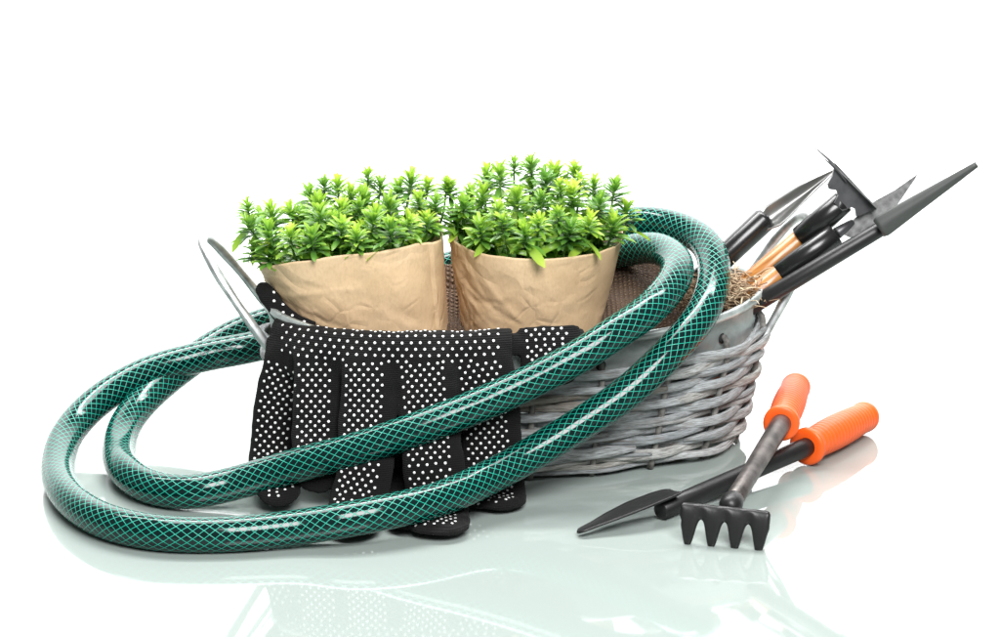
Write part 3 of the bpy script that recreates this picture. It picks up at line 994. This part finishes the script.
# --- trowel
A = atz(806, 447, 21); B = atz(866, 416, 19)
trowel = thing('hand_trowel', (A.x, A.y, 0), 'small black trowel with ribbed orange grip lying beside the basket', 'trowel', 'orange handled mini tools')
d = (B - A).normalized(); L = (B - A).length + 8
V, F, UV = lathe(A, B, ribbed(L, 17.5, 18), 32); mk('grip', V, F, M['orange'], trowel, uvs=UV)
C0 = atz(660, 511, 10)
ds = (A - C0)
V, F, UV = lathe(C0, A, [(0, 7), (1.5, 9.2), (60, 9.6), (ds.length * 0.7, 9.4), (ds.length - 10, 10), (ds.length + 12, 10)], 20); mk('shaft', V, F, M['black'], trowel, uvs=UV)
T0 = atz(578, 534.5, 3); T1 = atz(676, 494, 22)
ax = (T1 - T0); axn = ax.normalized(); side = Vector((0, 0, 1)).cross(axn).normalized(); nrm = axn.cross(side)
if nrm.z < 0: nrm = -nrm
side = Vector((0.12, 0.99, -0.02)); side = (side - axn * side.dot(axn)).normalized(); nrm = side.cross(axn)
nrm = nrm if nrm.z > 0 else -nrm
def blade_fn(u, v):
    w = 18 * float(np.interp(v, [0, 0.015, 0.05, 0.18, 0.35, 0.6, 0.85, 0.96, 1.0], [0.12, 0.28, 0.36, 0.48, 0.76, 1.0, 0.95, 0.8, 0.5]))
    q = (u - 0.5) * 2
    return T0 + ax * v + side * (q * w) + nrm * (3.5 * (q * q) * min(1, w / 25) + 0.4 * math.sin(PI * v)) + Vector((0, 0, 2))
V, F, UV = solid_sheet(blade_fn, 16, 30, 2.2); mk('blade', V, F, M['black'], trowel, uvs=UV)
# --- rake
A = at(781, 424, 28); B = at(797, 384, 165)
rake = thing('hand_rake', (A.x, A.y, 0), 'small black four-tine rake with upright orange ribbed grip leaning on the trowel', 'rake', 'orange handled mini tools')
L = (B - A).length
V, F, UV = lathe(A, B, ribbed(L, 16.5, 18), 32); mk('grip', V, F, M['orange'], rake, uvs=UV)
H0 = atz(729, 508, 31)
ds = (A - H0).length
V, F, UV = lathe(H0, A, [(0, 7), (2, 9.5), (ds * 0.3, 9.0), (ds * 0.8, 10.2), (ds - 6, 10.6), (ds + 10, 10.6)], 20); mk('shaft', V, F, M['shaft'], rake, uvs=UV)
# head: bar with four tapering tines, profile in (a: across, b: down)
HL = atz(681, 502, 38); HRt = atz(771, 511, 36)
acr = (HRt - HL); W = acr.length; acr.normalize()
down = Vector((0.0, -0.42, -1.0)); down = (down - acr * down.dot(acr)).normalized()
nrm = acr.cross(down)
if nrm.y > 0: nrm = -nrm
def rake_half(a):
    """depth (b) of the lower edge at across position a in 0..1: 4 tines"""
    return 0
outline_top = [(0.0, 4.0), (0.012, 1.6), (0.03, 0.4), (0.06, 0), (0.94, 0), (0.97, 0.4), (0.988, 1.6), (1.0, 4.0)]
tin = [0.11, 0.375, 0.635, 0.90]
def low_edge(a):
    h = 14.5
    for c in tin:
        dd = abs(a - c)
        for_ = 0.0
        for_ = 25.5 * math.exp(-(dd / 0.080) ** 3.2)
        h = max(h, 14.5 + for_)
    if a < 0.03: h = max(13, h * 0.8)
    return h
na, nb = 200, 18
def head_fn(u, v):
    top = float(np.interp(u, [x for x, _ in outline_top], [y for _, y in outline_top]))
    lo = low_edge(u)
    v = 0.5 - 0.5 * math.cos(PI * v)
    b = top + (lo - top) * v
    bend = 0.010 * b * b
    return HL + acr * (u * W) + down * b - nrm * bend * 0.35 
head_th = lambda u, v: (10.5 - 3.5 * (0.5 - 0.5 * math.cos(PI * v))) * max(0.12, 1 - abs(math.cos(PI * v)) ** 5) ** 0.5 * max(0.15, 1 - abs(2 * u - 1) ** 40) ** 0.5
V, F, UV = solid_sheet(head_fn, na, nb, head_th); mk('head', V, F, M['black'], rake, uvs=UV)
V, F, UV = lathe(H0 + (H0 - A).normalized() * 5, A, [(0, 4), (3, 9.5), (12, 11.5), (22, 10), (26, 9.3)], 18); mk('socket', V, F, M['black'], rake, uvs=UV)

# ------------------------------------------------------------------ tools standing in the basket
def ext(P, Q, d): return P + (P - Q).normalized() * d
def cyl(name, A, B, r0, r1, mat, root, ends=1.5, m=20):
    L = (B - A).length
    V, F, UV = lathe(A, B, [(0, r0 * 0.85), (ends, r0), (L * 0.5, (r0 + r1) / 2), (L - ends, r1), (L, r1 * 0.82)], m)
    return mk(name, V, F, mat, root, uvs=UV)
def trough(name, A, B, wfn, dep, facing, mat, root, th=2.0, nv=28):
    ax = B - A; axn = ax.normalized(); f = (facing - axn * facing.dot(axn)).normalized(); sd = axn.cross(f)
    def fn(u, v):
        q = (u - 0.5) * 2; w = wfn(v)
        return A + ax * v + sd * (q * w) + f * (dep * q * q * min(1, w / 8))
    V, F, UV = solid_sheet(fn, 16, nv, th)
    return mk(name, V, F, mat, root, uvs=UV)
TG = 'garden tools standing in the basket'
# (a) steel trowel at the back
P0 = at(735, 247, 205); P1 = at(767, 217, 212)
ta_ = thing('planting_trowel', at(705, 290, 195), 'bright steel trowel with black handle standing rearmost among the tools in the basket', 'trowel', TG)
cyl('grip', ext(P0, P1, 75), P1, 12.5, 13.5, M['ferrule'], ta_, 4)
Bt = at(838, 168.5, 225); Bs = at(758, 232, 211)
ax = (Bt - Bs).normalized(); fac = (Vector((-0.45, -0.8, 0.45)))
trough('blade', Bs, Bt, lambda v: 14.5 * min(1, 0.35 + 3.2 * v) * (1 - max(0, (v - 0.18) / 0.82) ** 1.25 * 0.93), 9, fac, M['steel'], ta_, 2.0)
cyl('neck', P1 - (P1 - P0).normalized() * 4, Bs.lerp(Bt, 0.16), 6, 3.0, M['dsteel'], ta_)
# (b) hoe with wooden handle
P0 = at(728, 302, 160); P1 = at(801, 239, 158); P2 = at(844, 201, 150)
tb = thing('hand_hoe', ext(P0, P1, 60), 'hoe with pronged metal head and golden wooden handle standing in the basket', 'hoe', TG)
cyl('handle_shaft', ext(P0, P1, 60), P1 + (P1 - P0).normalized() * 8, 13.0, 11.5, M['wood'], tb)
fe = cyl('ferrule', P1, P2, 14.0, 12.5, M['ferrule'], tb, 1.0)
cyl('wood_end', P2 - (P2 - P1).normalized() * 3, P2 + (P2 - P1).normalized() * 2.5, 9.5, 8.5, M['wood'], tb, 1)
Q0 = at(836, 163, 147); Q1 = at(876, 207, 137)   # crossing line of the head
pl = [at(835, 163, 147), at(832, 176, 146), at(827.5, 184, 145), at(829, 189, 144.5), at(836, 190, 144), at(838, 195, 143), at(834, 203, 142), at(842, 211, 141), at(851, 207, 140), at(855, 209, 139), at(856, 216, 138.5), at(862, 214.5, 138), at(876, 207, 137)]
def plate(pl, th, nrm):
    c0 = sum(pl, Vector()) / len(pl)
    pl = [CAMPOS + (p - CAMPOS) * ((c0 - CAMPOS).dot(nrm) / (p - CAMPOS).dot(nrm)) for p in pl]
    n = len(pl); V = [p + nrm * th / 2 for p in pl] + [p - nrm * th / 2 for p in pl]
    F = [tuple(range(n)), tuple(range(2 * n - 1, n - 1, -1))] + [((i + 1) % n, i, n + i, n + (i + 1) % n) for i in range(n)]
    return V, F, [(0, 0)] * (2 * n)
hn = Vector((0.1, -1, 0.1)).normalized()
V, F, UV = plate(pl, 4, hn); mk('head_plate', V, F, M['dsteel'], tb, smooth=False)
cl = (Q1 - Q0).normalized()
e0 = at(832, 163.5, 147); e1 = at(877, 208, 137)
def edge_fn(u, v):
    return e0.lerp(e1, v) + ray(856, 186).normalized() * ((u - 0.15) * 46)
V, F, UV = solid_sheet(edge_fn, 4, 8, 1.6); mk('hoe_blade', V, F, M['galv'], tb, smooth=False)
for (s_, e_) in (((842, 174), (814.5, 147.5)), ((846, 181), (824.5, 159)), ):
    a = at(s_[0], s_[1], 146 if s_[0] < 845 else 142); b = at(e_[0], e_[1], 152 if s_[0] < 845 else 138)
    pp = resample(catmull([a, a.lerp(b, 0.5) + Vector((0.8, 0, 0.8)), b], 6), 5)
    V, F, UV = sweep(pp, lambda i, t: circ(2.0 * (1 - 0.7 * t), 8, 4.5 * (1 - 0.75 * t)), Vector((0.7, 0, 0.7))); mk('prong', V, F, M['dsteel'], tb, uvs=UV)
# (c) weeding blade
P0 = at(748, 301, 132); P1 = at(779, 275, 134); P2 = at(836, 234, 140)
tc = thing('weeding_knife', ext(P0, P1, 50), 'weeding knife with mottled grey pointed blade standing between hoe and long dark trowel', 'knife', TG)
cyl('handle_shaft', ext(P0, P1, 50), P1 + (P1 - P0).normalized() * 6, 11.5, 11.0, M['wood'], tc)
cyl('ferrule', P1, P2, 12.0, 13.0, M['ferrule'], tc, 1.0)
J = Join()
cyl('neck', P2, at(853, 222, 150), 6.5, 4.0, M['dsteel'], tc)
pl = [at(843, 230, 149), at(851, 222, 150), at(862, 211, 152), at(875, 201, 155), at(895, 190, 159), at(918.5, 173.5, 164), at(908, 189, 161), at(897, 205, 159), at(882, 219, 155), at(868, 229, 153), at(857, 237, 151), at(850, 237.5, 150), at(842, 234, 149)]
V, F, UV = plate(pl, 2.5, Vector((0.2, -1, 0.3)).normalized()); mk('blade', V, F, M['galv'], tc, smooth=False)
# (d) long narrow trowel
P0 = at(752, 306, 120); P1 = at(884, 227, 112); P2 = at(977, 164.5, 108)
td = thing('narrow_trowel', ext(P0, P1, 50), 'long dark narrow trowel, frontmost tool reaching farthest out of the basket', 'trowel', TG)
cyl('shaft', ext(P0, P1, 50), P1, 9.5, 8.0, M['black'], td)
Bs = at(879, 229, 99); P2 = at(977, 164.5, 100)
trough('blade', Bs, P2, lambda v: (11.5 * min(1, 0.8 + 5 * v)) * (1 - 0.80 * v ** 0.95), 5, Vector((0.3, 0.75, 0.1)), M['coat'], td, 2.6)
